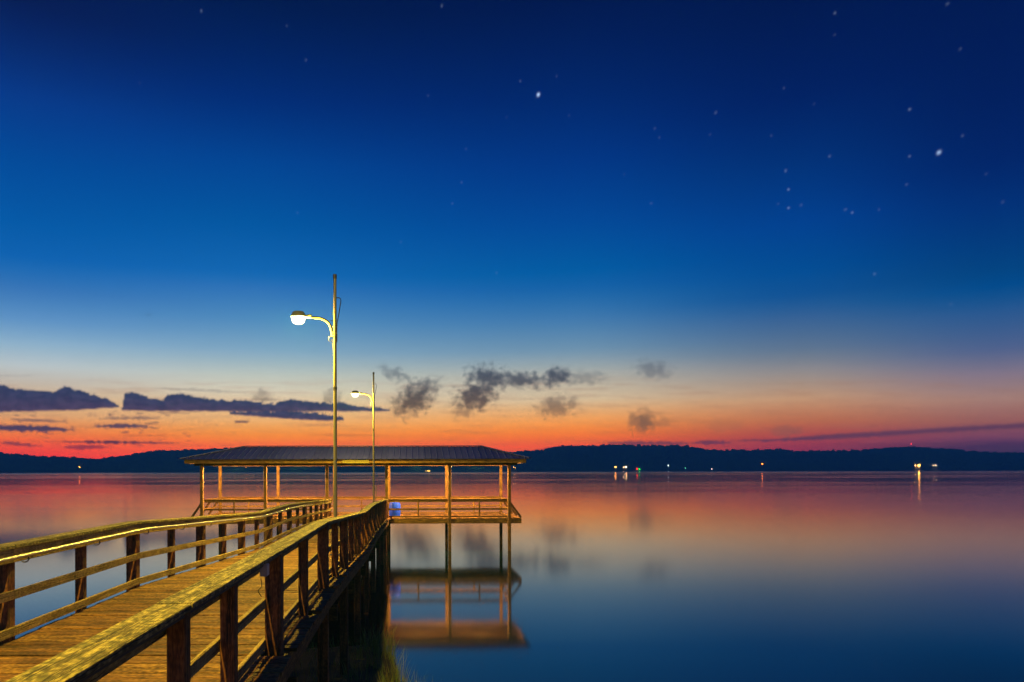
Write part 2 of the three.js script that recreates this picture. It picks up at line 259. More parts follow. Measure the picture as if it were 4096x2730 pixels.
{
  const nx = 220, nz = 200, P = [], T = [], I = [];
  for (let j = 0; j <= nz; j++) for (let i = 0; i <= nx; i++) {
    const t = i / nx * 2 - 1, x = -1.5 + 55 * Math.sign(t) * Math.pow(Math.abs(t), 2.2), q = j / nz, d = 20 - 70 * Math.pow(q, 1.9);
    P.push(x, bankHeight(x, d), -d); T.push(x, d);
  }
  for (let j = 0; j < nz; j++) for (let i = 0; i < nx; i++) { const k = j * (nx + 1) + i; I.push(k, k + 1, k + nx + 1, k + 1, k + nx + 2, k + nx + 1); }
  const g = new THREE.BufferGeometry(); g.setAttribute('position', new THREE.Float32BufferAttribute(P, 3)); g.setAttribute('uv', new THREE.Float32BufferAttribute(T, 2)); g.setIndex(I); g.computeVertexNormals();
  const S = 256, a = new Uint8Array(S * S * 4);
  for (let y = 0; y < S; y++) for (let x = 0; x < S; x++) { const k = 0.5 + 0.5 * fbm(x / 20, y / 20, 5) + 0.2 * (rnd() - 0.5), i = (y * S + x) * 4; a[i] = clamp(lerp(30, 70, k), 0, 255); a[i + 1] = clamp(lerp(28, 62, k), 0, 255); a[i + 2] = clamp(lerp(18, 36, k), 0, 255); a[i + 3] = 255; }
  const t = new THREE.DataTexture(a, S, S); t.wrapS = t.wrapT = THREE.MirroredRepeatWrapping; t.magFilter = THREE.LinearFilter; t.colorSpace = THREE.SRGBColorSpace; t.repeat.set(0.5, 0.5); t.needsUpdate = true;
  structure('ground_bank', g, new THREE.MeshStandardMaterial({ map: t, roughness: 0.95 }));
}
{ // grass and weeds on the bank
  const blade = new THREE.BufferGeometry(), P = [], I = [];
  for (let k = 0; k <= 4; k++) { const t = k / 4, w = 0.006 * (1 - t * 0.95); P.push(-w, t, 0.28 * t * t, w, t, 0.28 * t * t); if (k) { const b = 2 * k; I.push(b - 2, b - 1, b, b - 1, b + 1, b); } }
  blade.setAttribute('position', new THREE.Float32BufferAttribute(P, 3)); blade.setIndex(I); blade.computeVertexNormals();
  const r = mulberry(5), list = [];
  for (let k = 0; k < 110000 && list.length < 42000; k++) {
    const x = -9 + r() * 19, d = -4 + r() * 21.4, s = shoreline(x) - d; if (s < -0.15) continue;
    if (fbm(x / 0.8 + 9, d / 0.8, 3) + (s < 0.9 ? 0.35 : 0) < -0.02 + 0.2 * r()) continue;
    if (x < -1.2 && x > -4.2 && r() < 0.75) continue;
    list.push([x, d, s]);
  }
  const m = new THREE.InstancedMesh(blade, new THREE.MeshPhysicalMaterial({ color: new THREE.Color().setRGB(0.16, 0.2, 0.05), roughness: 0.8, transmission: 0.25, side: THREE.DoubleSide }), list.length);
  const o = new THREE.Object3D(), c = new THREE.Color();
  list.forEach(([x, d, s], i) => { o.position.set(x, bankHeight(x, d) - 0.01, -d); o.rotation.set((r() - 0.5) * 0.7, r() * 6.3, (r() - 0.5) * 0.7); const h = (0.16 + 0.3 * r()) * (s < 0.9 && x > -1.1 ? 1.5 : 0.8); o.scale.set(0.8 + r() * 0.8, h, h); o.updateMatrix(); m.setMatrixAt(i, o.matrix); c.setRGB(0.7 + r() * 0.7, 0.8 + r() * 0.4, 0.6 + r() * 0.5); m.setColorAt(i, c); });
  m.name = 'bank_grass'; m.castShadow = m.receiveShadow = true; tag(m, 'weedy grass growing on the dark bank beside the boardwalk', 'grass', null, 'stuff'); scene.add(m);
}
// wooded hills: skyline as seen over the lake, treetops included
const skylineV = polyline([[-4200, 1832], [-3000, 1815], [-2000, 1826], [-1200, 1805], [-500, 1818], [0, 1815], [60, 1816], [110, 1822], [200, 1828], [300, 1832], [370, 1838], [410, 1837], [440, 1830], [500, 1825], [540, 1817], [600, 1811], [620, 1806], [700, 1803], [800, 1800], [900, 1797], [1200, 1796], [1500, 1800], [1900, 1808], [2050, 1812], [2100, 1809], [2170, 1805], [2200, 1798], [2260, 1790], [2400, 1787], [2480, 1785], [2600, 1787], [2750, 1791], [2800, 1800], [2850, 1808], [3070, 1806], [3130, 1805], [3170, 1812], [3400, 1811], [3500, 1804], [3550, 1800], [3640, 1796], [3700, 1799], [3800, 1806], [3900, 1814], [4000, 1821], [4300, 1824], [5000, 1815], [6000, 1822], [8000, 1826]]);
const SHORE = 2372, CREST = 3000, TREE = 15;
const shoreDepth = (x) => SHORE + 14 * N2(x / 260, 3) + 5 * N2(x / 60, 8);
function hillHeight(x, d) {                                    // x and depth in metres
  const u = U0 + F * x / d, v0 = V0 - 0.0022 * (u - U0) * 0 , crest = EYE + (v0 - skylineV(u)) * CREST / F - TREE, s = (d - shoreDepth(x)) / (CREST - SHORE);
  if (s < 0) return Math.max(-3, s * 60);
  return 0.6 + (crest - 0.6) * (s < 1 ? Math.pow(Math.sin(s * Math.PI / 2), 0.9) : Math.max(0.2, 1 - 0.35 * (s - 1))) + 2 * N2(x / 90, d / 90) * Math.min(1, s * 8);
}
{
  const P = [], I = [], nx = 360, rows = [2340, 2360, 2368, 2374, 2380, 2388, 2400, 2430, 2470, 2520, 2580, 2650, 2730, 2820, 2910, 3000, 3100, 3250];
  for (const d of rows) for (let i = 0; i <= nx; i++) { const x = lerp(-4600, 4600, i / nx); P.push(x, hillHeight(x, d), -d); }
  for (let j = 0; j < rows.length - 1; j++) for (let i = 0; i < nx; i++) { const k = j * (nx + 1) + i; I.push(k, k + 1, k + nx + 1, k + 1, k + nx + 2, k + nx + 1); }
  const g = new THREE.BufferGeometry(); g.setAttribute('position', new THREE.Float32BufferAttribute(P, 3)); g.setIndex(I); g.computeVertexNormals();
  structure('hills', g, new THREE.MeshStandardMaterial({ color: new THREE.Color().setRGB(0.035, 0.05, 0.025), roughness: 1 }));
}
// lights along the far shore: photograph column and row, colour, size (m), brightness, what it is
const shoreLights = [
  [316, 1871, [1, 0.5, 0.1], 1.5, 26, 'bright orange lamp post alone on the far wooded shore'], [349, 1873, [0.8, 0.85, 1], 0.5, 8, 'faint white lamp beside the lone orange shore lamp'],
  [985, 1873, [1, 0.6, 0.25], 0.7, 12, 'dim orange shore lamp seen under the shelter roof beside the outermost post'], [1366, 1868, [1, 0.4, 0.15], 0.6, 10, 'dim reddish shore lamp seen between the lamp pole and shelter post'],
  [1806, 1868, [1, 0.75, 0.4], 0.5, 10, 'small pale shore lamp seen beside the fifth shelter post'], [2055, 1870, [1, 0.7, 0.3], 0.6, 12, 'upper of two small yellow shore lamps just beyond the roof tip'], [2063, 1873, [1, 0.7, 0.3], 0.5, 9, 'lower of two small yellow shore lamps just beyond the roof tip'],
  [2397, 1872, [1, 0.65, 0.2], 0.6, 12, 'small amber shore lamp left of the bright row under the hill'], [2462, 1870, [1, 0.6, 0.2], 1.1, 24, 'bright amber shore lamp standing alone under the high hill'], [2494, 1869, [1, 0.72, 0.45], 1.0, 22, 'bright shore lamp, first of a close pair under the high hill'], [2505, 1869, [1, 0.72, 0.45], 1.1, 24, 'bright shore lamp, second of a close pair under the high hill'],
  [2549, 1878, [1, 0.06, 0.04], 0.9, 12, 'red dock light at the waterline under the high hill'], [2558, 1878, [0.05, 1, 0.15], 0.9, 10, 'green dock light at the waterline under the high hill'], [2673, 1863, [0.85, 1, 0.95], 0.6, 10, 'small white lamp up the slope beyond the red and green lights'],
  [2743, 1873, [0.3, 1, 0.6], 0.6, 3, 'faint green lamp on the dark shore'], [2848, 1877, [1, 0.8, 0.75], 0.6, 5, 'faint pinkish lamp low on the dark shore'], [3050, 1857, [1, 0.42, 0.12], 1.3, 8, 'dull orange lamp up the slope of the low hill'], [3232, 1866, [0.8, 0.85, 1], 0.5, 4, 'faint bluish lamp on the low hill'],
  [3660, 1864, [1, 0.62, 0.3], 1.6, 28, 'large bright landing lamp left of the brightest shore lamp'], [3678, 1864, [1, 0.56, 0.16], 2.1, 34, 'brightest orange lamp at the shore landing'], [3714, 1865, [1, 0.85, 0.7], 0.7, 12, 'small white lamp to the right of the landing lamps'], [3735, 1864, [1, 0.7, 0.5], 0.8, 12, 'small pink lamp between two white landing lamps'], [3747, 1864, [1, 0.8, 0.65], 1.1, 22, 'white lamp at the far end of the landing row'],
];
const vOf = (u, v) => v + 0.0022 * (u - U0);                   // row with the camera's small roll taken out
const placed = shoreLights.map(([u, v, ...rest]) => {
  const vv = vOf(u, v); let d = 2360, y = 0, x = 0;
  for (; d < 2700; d += 1) { x = (u - U0) * d / F; y = EYE + (V0 - vv) * d / F; if (hillHeight(x, d) > y - 5.5) break; }
  return { u, x, y, d, rest };
});
{ // the woods on the hills
  const r = mulberry(99), base = new THREE.IcosahedronGeometry(1, 1), bp = base.attributes.position, seen = new Map();
  for (let i = 0; i < bp.count; i++) { const k = [bp.getX(i), bp.getY(i), bp.getZ(i)].map((q) => q.toFixed(3)).join(); if (!seen.has(k)) seen.set(k, 0.78 + 0.4 * r()); const s = seen.get(k); bp.setXYZ(i, bp.getX(i) * s, bp.getY(i) * s, bp.getZ(i) * s); }
  base.computeVertexNormals();
  const list = [], lampsNear = placed.map((p) => [p.x, p.d]);
  for (let k = 0; k < 60000; k++) {
    const q = r(), d = q < 0.34 ? 2376 + 60 * r() : q < 0.86 ? 2430 + 480 * r() : 2900 + 110 * r(), x = (r() * 2 - 1) * d * 1.25;
    if (d < shoreDepth(x) + 5) continue;
    if (lampsNear.some(([lx, ld]) => Math.abs(x * ld / d - lx) < 8 && d < ld + 6)) continue;
    list.push([x, d]);
  }
  const m = new THREE.InstancedMesh(base, new THREE.MeshStandardMaterial({ color: new THREE.Color().setRGB(0.04, 0.095, 0.065), roughness: 1 }), list.length), o = new THREE.Object3D(), c = new THREE.Color();
  list.forEach(([x, d], i) => { const h = TREE * (0.5 + 0.35 * r() + 0.75 * Math.pow(r(), 4)), w = 4.5 + 5 * r(); o.position.set(x, hillHeight(x, d) + h * 0.5, -d); o.rotation.set(0, r() * 6.3, 0); o.scale.set(w, h * 0.52, w); o.updateMatrix(); m.setMatrixAt(i, o.matrix); const t = 0.7 + 0.6 * r(); c.setRGB(t, t, t * (0.8 + 0.4 * r())); m.setColorAt(i, c); });
  m.name = 'distant_wood'; tag(m, 'dark misty forest covering the hills across the lake', 'forest', null, 'stuff'); scene.add(m);
}
{ // the shore lamps
  const globe = new THREE.SphereGeometry(1, 12, 8), pole = new THREE.CylinderGeometry(0.09, 0.14, 1, 6);
  for (const { x, y, d, rest: [colour, size, power, label] } of placed) {
    const ground = Math.max(hillHeight(x, d), 0.2), t = thing('shore_lamp', label, 'shore lamp', [x, ground, -d], 'lamps along the far shore');
    const p = mesh('pole', pole, darkSteel, t); p.scale.y = y - ground + 0.4; p.position.y = (y - ground) / 2 - 0.2;
    const g = mesh('lamp_globe', globe, new THREE.MeshStandardMaterial({ color: 0x111111, emissive: new THREE.Color().setRGB(...colour.map((c) => c ** 1.8)), emissiveIntensity: power * 4.5, roughness: 0.4 }), t); g.scale.setScalar(size * 1.25); g.position.y = y - ground;
  }
  // light that the two big landing lamps throw on their shore
  const b = placed[19], l = new THREE.PointLight(new THREE.Color(1, 0.5, 0.14), 900); l.position.set(b.x, b.y - 1, -b.d + 3); l.shadow.radius = 40; l.castShadow = true; scene.add(l);
}
{ // boathouse with a lit window, at the waterline
  const d = 2362, x = (1711 - U0) * d / F, t = thing('boathouse', 'small boathouse with a lit yellow window on the far shore', 'boathouse', [x, 0, -d]);
  const wall = new THREE.MeshStandardMaterial({ color: new THREE.Color().setRGB(0.12, 0.1, 0.08), roughness: 0.9 });
  const box = (w, h, q, X, Y, Z) => { const g = new THREE.BoxGeometry(w, h, q); g.translate(X, Y, Z); return g; };
  mesh('wall', box(22, 6.4, 10, 0, 2.6, 0), wall, t);
  const rs = new THREE.Shape([new THREE.Vector2(-12, 0), new THREE.Vector2(12, 0), new THREE.Vector2(10, 2.6), new THREE.Vector2(-10, 2.6)]), rg = new THREE.ExtrudeGeometry(rs, { depth: 12, bevelEnabled: false }); rg.translate(0, 5.8, -6);
  mesh('roof', rg, darkSteel, t);
  const glow = (k) => new THREE.MeshStandardMaterial({ color: 0x221100, emissive: new THREE.Color().setRGB(1, 0.55, 0.07), emissiveIntensity: k });
  for (const [X, w, k] of [[-5, 7, 1.1], [3.2, 8.4, 5]]) { const win = part('window', t); mesh('pane', box(w, 4, 0.1, X, 3, 5.06), glow(k), win); mesh('frame', mergeGeometries([box(0.4, 4.4, 0.3, X, 3, 5.15), box(w + 0.4, 0.4, 0.3, X, 5.1, 5.15)]), wall, win); }
}
{ // mast with a red light on the hill, and a thin aerial further along
  const d = 3010, x = (3647 - U0) * d / F, y = EYE + (V0 - vOf(3647, 1777)) * d / F, y0 = hillHeight(x, d), t = thing('signal_mast', 'short mast with a glowing red light on the hilltop', 'mast', [x, y0, -d]);
  mesh('pole', new THREE.CylinderGeometry(0.5, 1, y - y0, 6).translate(0, (y - y0) / 2, 0), darkSteel, t);
  mesh('signal_lamp', new THREE.SphereGeometry(2.4, 12, 8).translate(0, y - y0, 0), new THREE.MeshStandardMaterial({ color: 0x200000, emissive: new THREE.Color().setRGB(1, 0.03, 0.02), emissiveIntensity: 14 }), t);
  const x2 = (3799 - U0) * d / F, b = hillHeight(x2, d), y2 = EYE + (V0 - vOf(3799, 1762)) * d / F, m = mesh('aerial', new THREE.CylinderGeometry(0.25, 0.5, y2 - b, 5).translate(0, (y2 - b) / 2, 0), darkSteel, scene);
  m.position.set(x2, b, -d); tag(m, 'thin unlit aerial rising from the hill beyond the red light', 'aerial');
}

// ------------------------------------------------------------------ boardwalk
const railTop = polyline([[-20, 3.25], [10.8, 3.25], [19.4, 2.905], [24.6, 2.895], [37, 2.57]]);
const deckTop = (d) => railTop(d) - 0.95;
const XR = { post: -1.295, inner: -1.379, cap: -1.318 }, XL = { post: -4.075, inner: -3.991, cap: -4.056 };
const walk = thing('boardwalk', 'long weathered wooden boardwalk with railings leading to the shelter', 'boardwalk');
const rightPosts = [-1.0, 0.7, 2.4, 4.1, 5.25, 6.96, 8.8, 10.75, 12.4, 13.95, 15.6, 17.3, 19.0, 20.7, 22.5, 24.3, 26.1, 27.9, 29.7, 31.5, 33.2, 34.9, 36.6], leftPosts = Array.from({ length: 23 }, (_, k) => 10.85 + 1.72 * (k - 7));
{
  const deck = part('deck', walk), step = 0.1462;
  for (let k = 0; k < 264; k++) {
    const d = -1.55 + step * k + 0.07, y = deckTop(d) - 0.019 + (rnd() - 0.5) * 0.011, atPost = rightPosts.some((p) => Math.abs(p - d) < 0.15);
    const x0 = -4.0 - 0.01 * rnd(), x1 = atPost ? -1.372 : -1.1 + 0.02 * (rnd() - 0.5);
    const m = board('plank', V(x0, y + (rnd() - 0.5) * 0.004, -d), V(x1, y + (rnd() - 0.5) * 0.004, -d - (rnd() - 0.5) * 0.008), 0.134, 0.036, pick(deckMats), deck);
    m.rotateZ((rnd() - 0.5) * 0.04);
  }
  const frame = part('frame', walk);
  const breaks = [-1.6, 3.9, 10.8, 15.1, 19.4, 24.6, 30.8, 36.75];
  for (const x of [-1.19, -1.9, -2.7, -3.5, -3.96]) for (let i = 0; i < breaks.length - 1; i++) { const a = breaks[i], b = breaks[i + 1]; board('joist', V(x, deckTop(a) - 0.157, -a), V(x, deckTop(b) - 0.157, -b), 0.04, 0.235, beamMat, frame); }
  const bents = rightPosts.filter((_, i) => i % 2 === 1);
  for (const d of bents) if (d > 1) board('cross_beam', V(-4.2, deckTop(d) - 0.39, -d - 0.1), V(-1.1, deckTop(d) - 0.39, -d - 0.1), 0.06, 0.235, beamMat, frame);
}
function railing(X, posts, side, pilingAt) {
  const r = part('railing', walk), inward = side === 'right' ? -1 : 1;
  posts.forEach((d, i) => {
    const piling = pilingAt(i), y1 = railTop(d) - 0.042;
    if (piling) upright('piling', X.post + (rnd() - 0.5) * 0.012, -d, -1.6, y1, 0.15, 0.15, pick(postMats), r);
    else upright('post', X.post + (rnd() - 0.5) * 0.012, -d, deckTop(d) - 0.26, y1, 0.105, 0.1, pick(postMats), r);
  });
  const ends = [];
  for (let i = 0; i < posts.length; i++) if (i === 0 || i === posts.length - 1 || (i % 2 === (side === 'right' ? 1 : 1)) || Math.abs(posts[i] - 10.8) < 0.2) ends.push(posts[i]);
  if (side === 'left') ends[ends.length - 1] += 0.25;
  for (let i = 0; i < ends.length - 1; i++) {
    const a = ends[i], b = ends[i + 1] - 0.006, pale = side === 'left' && a > 30, mat = () => pale ? paleRail : pick(railMats), side2 = () => pale ? paleRail : pick(sideMats), wob = () => (rnd() - 0.5) * 0.012;
    const mids = [a]; for (const k of [10.8, 19.4, 24.6]) if (k > a + 0.3 && k < b - 0.3) mids.push(k); mids.push(b);
    for (let j = 0; j < mids.length - 1; j++) {
      const p = mids[j] + 0.002, q = mids[j + 1] - 0.002, yp = railTop(p), yq = railTop(q), w1 = wob(), w2 = wob();
      board('cap_board', V(X.cap + w1, yp - 0.019 + wob() * 0.4, -p), V(X.cap + w2, yq - 0.019 + wob() * 0.4, -q), 0.205, 0.038, mat(), r);
      board('top_rail', V(X.inner, yp - 0.038 - 0.07, -p), V(X.inner, yq - 0.038 - 0.07, -q), 0.038, 0.138, side2(), r);
      board('middle_rail', V(X.inner, yp - 0.5 + wob(), -p), V(X.inner, yq - 0.5 + wob(), -q), 0.038, 0.09, side2(), r);
      board('toe_rail', V(X.inner, yp - 0.868 + wob() * 0.6, -p), V(X.inner, yq - 0.868 + wob() * 0.6, -q), 0.038, 0.09, side2(), r);
    }
  }
  return r;
}
const rightRail = railing(XR, rightPosts, 'right', (i) => i % 2 === 1 && i > 3), leftRail = railing(XL, leftPosts, 'left', (i) => i % 2 === 1);
{ // steel handrail pipe inside the left railing, with hooked brackets
  const x = XL.inner + 0.085, pts = []; for (let d = 1; d <= 29.2; d += 0.4) pts.push(V(x + 0.004 * Math.sin(d * 2.1), railTop(d) - 0.115, -d));
  mesh('handrail', tube(pts, 0.021, 220, 10), steel, leftRail);
  for (let d = 2; d < 29; d += 1.72) { const y = railTop(d + 0.4) - 0.115; mesh('bracket', tube([V(x, y - 0.015, -d - 0.4), V(x, y - 0.055, -d - 0.4), V(x - 0.03, y - 0.075, -d - 0.4), V(x - 0.066, y - 0.07, -d - 0.4)], 0.007, 10, 6), darkSteel, leftRail); }
  // electrical conduit and a junction box under the right cap
  const c = []; for (let d = 1.5; d <= 33.4; d += 0.4) c.push(V(XR.post + 0.04, railTop(d) - 0.056 + 0.004 * Math.sin(d), -d));
  mesh('conduit', tube(c, 0.014, 220, 8), new THREE.MeshStandardMaterial({ color: new THREE.Color().setRGB(0.05, 0.05, 0.05), roughness: 0.8 }), rightRail);
  const jb = mesh('junction_box', boardGeometry(0.06, 0.1, 0.1, 0, 0.006), new THREE.MeshStandardMaterial({ color: new THREE.Color().setRGB(0.4, 0.4, 0.4), roughness: 0.5 }), rightRail); jb.position.set(XR.post + 0.05, railTop(6.2) - 0.1, -6.25);
  mesh('loose_wire', tube([V(XR.post + 0.08, railTop(5.9) - 0.13, -5.95), V(XR.post + 0.09, railTop(6) - 0.19, -5.93), V(XR.post + 0.07, railTop(6) - 0.22, -5.9), V(XR.post + 0.09, railTop(6) - 0.27, -5.92)], 0.0035, 16, 5), rubber, rightRail);
}

// ------------------------------------------------------------------ lamp posts
function lampPost(label, d, rise = 0, power = 270) {
  const x = -1.75, y0 = deckTop(d), t = thing('lamp_post', label, 'lamp post', [x, y0, -d], 'lamp posts along the boardwalk'), top = 8.42 + rise - y0;
  const poleMat = new THREE.MeshStandardMaterial({ color: new THREE.Color().setRGB(0.2, 0.19, 0.13), metalness: 0.2, roughness: 0.55 });
  mesh('pole', new THREE.CylinderGeometry(0.036, 0.044, top, 14).translate(0, top / 2, 0), poleMat, t);
  mesh('base_plate', new THREE.CylinderGeometry(0.12, 0.13, 0.03, 8).translate(0, 0.016, 0), darkSteel, t);
  mesh('pole_cap', new THREE.CylinderGeometry(0.044, 0.044, 0.1, 14).translate(0, top - 0.04, 0), darkSteel, t);
  mesh('joint_band', new THREE.CylinderGeometry(0.047, 0.047, 0.06, 14).translate(0, 5.85 - y0, 0), darkSteel, t);
  const Y = (y) => y + rise - y0;
  const arm = mesh('arm', tube([V(-0.05, Y(7.02), 0), V(-0.09, Y(7.22), 0), V(-0.15, Y(7.34), 0), V(-0.27, Y(7.42), 0), V(-0.42, Y(7.455), 0), V(-0.62, Y(7.46), 0)], 0.029, 28, 10), poleMat, t);
  const clamp1 = new THREE.TorusGeometry(0.05, 0.011, 6, 16); clamp1.rotateX(Math.PI / 2);
  for (const y of [7.04, 7.1, 7.24]) mesh('clamp', clamp1.clone().translate(-0.005, Y(y), 0), steel, t);
  for (const y of [7.05, 7.27, 7.38]) mesh('bolt', new THREE.CylinderGeometry(0.009, 0.009, 0.16, 6).rotateZ(Math.PI / 2).translate(-0.02, Y(y), 0), darkSteel, t);
  // cable loop on the far side and a small coil under the arm
  mesh('cable', tube([V(0.03, Y(7.9), 0), V(0.09, Y(7.905), 0), V(0.13, Y(7.87), 0), V(0.115, Y(7.7), 0), V(0.08, Y(7.5), 0), V(0.045, Y(7.3), 0), V(0.042, Y(6.9), 0)], 0.011, 40, 6), rubber, t);
  mesh('wire_coil', tube([V(-0.04, Y(7.0), 0.02), V(-0.1, Y(7.03), 0.02), V(-0.15, Y(6.97), 0.02), V(-0.1, Y(6.9), 0.02), V(-0.07, Y(6.96), 0.02), V(-0.05, Y(6.84), 0.02), V(-0.04, Y(6.72), 0.01)], 0.006, 40, 5), steel, t);
  // lamp head: housing over a bowl lens
  const head = part('lamp_head', t), hx = -0.83, hy = Y(7.47);
  const hp = [[0.001, 0.135], [0.06, 0.132], [0.105, 0.12], [0.128, 0.09], [0.14, 0.05], [0.155, 0.012], [0.155, 0], [0.148, -0.004], [0.135, 0.004]].map(([a, b]) => new THREE.Vector2(a, b));
  const housing = mesh('housing', new THREE.LatheGeometry(hp, 28), poleMat, head); housing.position.set(hx, hy, 0); housing.scale.set(1.12, 1, 0.86);
  const neck = mesh('neck', new THREE.CylinderGeometry(0.036, 0.05, 0.16, 12).rotateZ(Math.PI / 2), poleMat, head); neck.position.set(hx + 0.22, hy + 0.012, 0);
  const lp = [[0.001, -0.17], [0.05, -0.167], [0.095, -0.15], [0.125, -0.115], [0.142, -0.06], [0.147, -0.006]].map(([a, b]) => new THREE.Vector2(a, b));
  const lens = mesh('lamp_lens', new THREE.LatheGeometry(lp, 28), new THREE.MeshStandardMaterial({ color: 0x332200, emissive: new THREE.Color().setRGB(1, 0.86, 0.55), emissiveIntensity: 3.2, roughness: 0.3 }), head); lens.position.set(hx, hy, 0); lens.scale.set(1.1, 1, 0.84);
  const light = new THREE.PointLight(LAMP_COLOUR, power); light.position.set(hx, hy - 0.08, 0); light.shadow.radius = 4; light.castShadow = true; head.add(light);
  return t;
}
lampPost('tall lamp post with glowing head standing midway along the boardwalk', 16.86);
lampPost('lamp post with glowing head standing beside the shelter roof', 33.6);
lampPost('lamp post at the shore end of the boardwalk, before the railings bend', 0.2, 2.8, 560);

// ------------------------------------------------------------------ shelter on the water
const DF = 37, DB = 40.3, YD = 1.62, EAVE = 4.56, XS = [-10.45, -7.3, -4.24, -1.28, 1.84, 4.8], XA = -11.05, XB = 5.42;
const shelter = thing('pier_shelter', 'open wooden pier shelter with metal hip roof standing in the lake', 'shelter');
{
  const deck = part('deck', shelter), n = 114, w = (XB - XA) / n;
  for (let k = 0; k < n; k++) { const x = XA + w * (k + 0.5); board('plank', V(x, YD - 0.018 + (rnd() - 0.5) * 0.006, -DF + 0.02 - 0.01 * rnd()), V(x, YD - 0.018 + (rnd() - 0.5) * 0.006, -DB - 0.3), w - 0.007, 0.036, pick(deckMats), deck); }
  const frame = part('frame', shelter);
  for (const d of [DF - 0.01, 38.6, DB + 0.26]) for (let i = 0; i < 4; i++) { const a = lerp(XA, XB, i / 4), b = lerp(XA, XB, (i + 1) / 4) - 0.005; board('beam', V(a, YD - 0.157 + (rnd() - 0.5) * 0.01, -d), V(b, YD - 0.157 + (rnd() - 0.5) * 0.01, -d), 0.05, 0.235, pick(frameMats), frame); }
  for (const x of [XA + 0.03, ...XS, XB - 0.03]) board('cross_beam', V(x, YD - 0.16, -DF - 0.05), V(x, YD - 0.16, -DB - 0.22), 0.05, 0.225, beamMat, frame);
  for (const [d, row] of [[DF - 0.115, 0], [DB + 0.1, 1]]) XS.forEach((x, i) => {
    upright('post', x, -d, -1.8, EAVE - 0.1, 0.15, 0.15, pick(frameMats), shelter);
    if (row === 0) { board('knee_brace', V(x - 0.02, YD - 0.62, -d - 0.02), V(x - 0.02, YD - 0.2, -d - 0.5), 0.04, 0.13, frameMats[1], shelter); mesh('bolt', new THREE.CylinderGeometry(0.014, 0.014, 0.22, 6).rotateZ(Math.PI / 2).translate(x, YD - 0.35, -d), darkSteel, shelter); }
  });
  const bay = (i, d, open, name = 'railing') => {
    const r = part(name, shelter), a = XS[i] + 0.08, b = XS[i + 1] - 0.08, m = () => pick(frameMats), top = 2.56;
    board('top_rail', V(a, top - 0.075 + (rnd() - 0.5) * 0.01, -d), V(b, top - 0.075 + (rnd() - 0.5) * 0.01, -d), 0.04, 0.14, m(), r);
    board('cap_board', V(a, top, -d), V(b, top, -d), 0.13, 0.036, m(), r);
    board('middle_rail', V(a, 2.06, -d), V(b, 2.06 + (rnd() - 0.5) * 0.02, -d), 0.04, 0.09, m(), r);
    board('bottom_rail', V(a, YD + 0.07, -d), V(b, YD + 0.07, -d), 0.04, 0.09, m(), r);
    const c = (a + b) / 2; upright('baluster', c, -d + 0.045, YD + 0.03, top - 0.02, 0.07, 0.045, m(), r);
  };
  for (const i of [0, 1, 3, 4]) bay(i, DF + 0.03);
  for (const i of [0, 1, 2, 3, 4]) bay(i, DB + 0.05);
  for (const [x, s, X] of [[XS[0], -1, XA], [XS[5], 1, XB]]) { // ends: rails and sloping stays out to the deck edge
    const r = part('railing', shelter);
    for (const y of [2.485, 2.06, YD + 0.07]) board(y > 2.4 ? 'top_rail' : 'middle_rail', V(x, y, -DF - 0.1), V(x, y, -DB - 0.05), 0.04, y > 2.4 ? 0.14 : 0.09, pick(frameMats), r);
    for (const d of [DF + 0.06, 38.6, DB - 0.06]) board('stay', V(x + s * 0.03, 2.42, -d), V(X - s * 0.02, YD + 0.02, -d), 0.05, 0.11, pick(frameMats), r);
  }
}
const roof = part('roof', shelter);
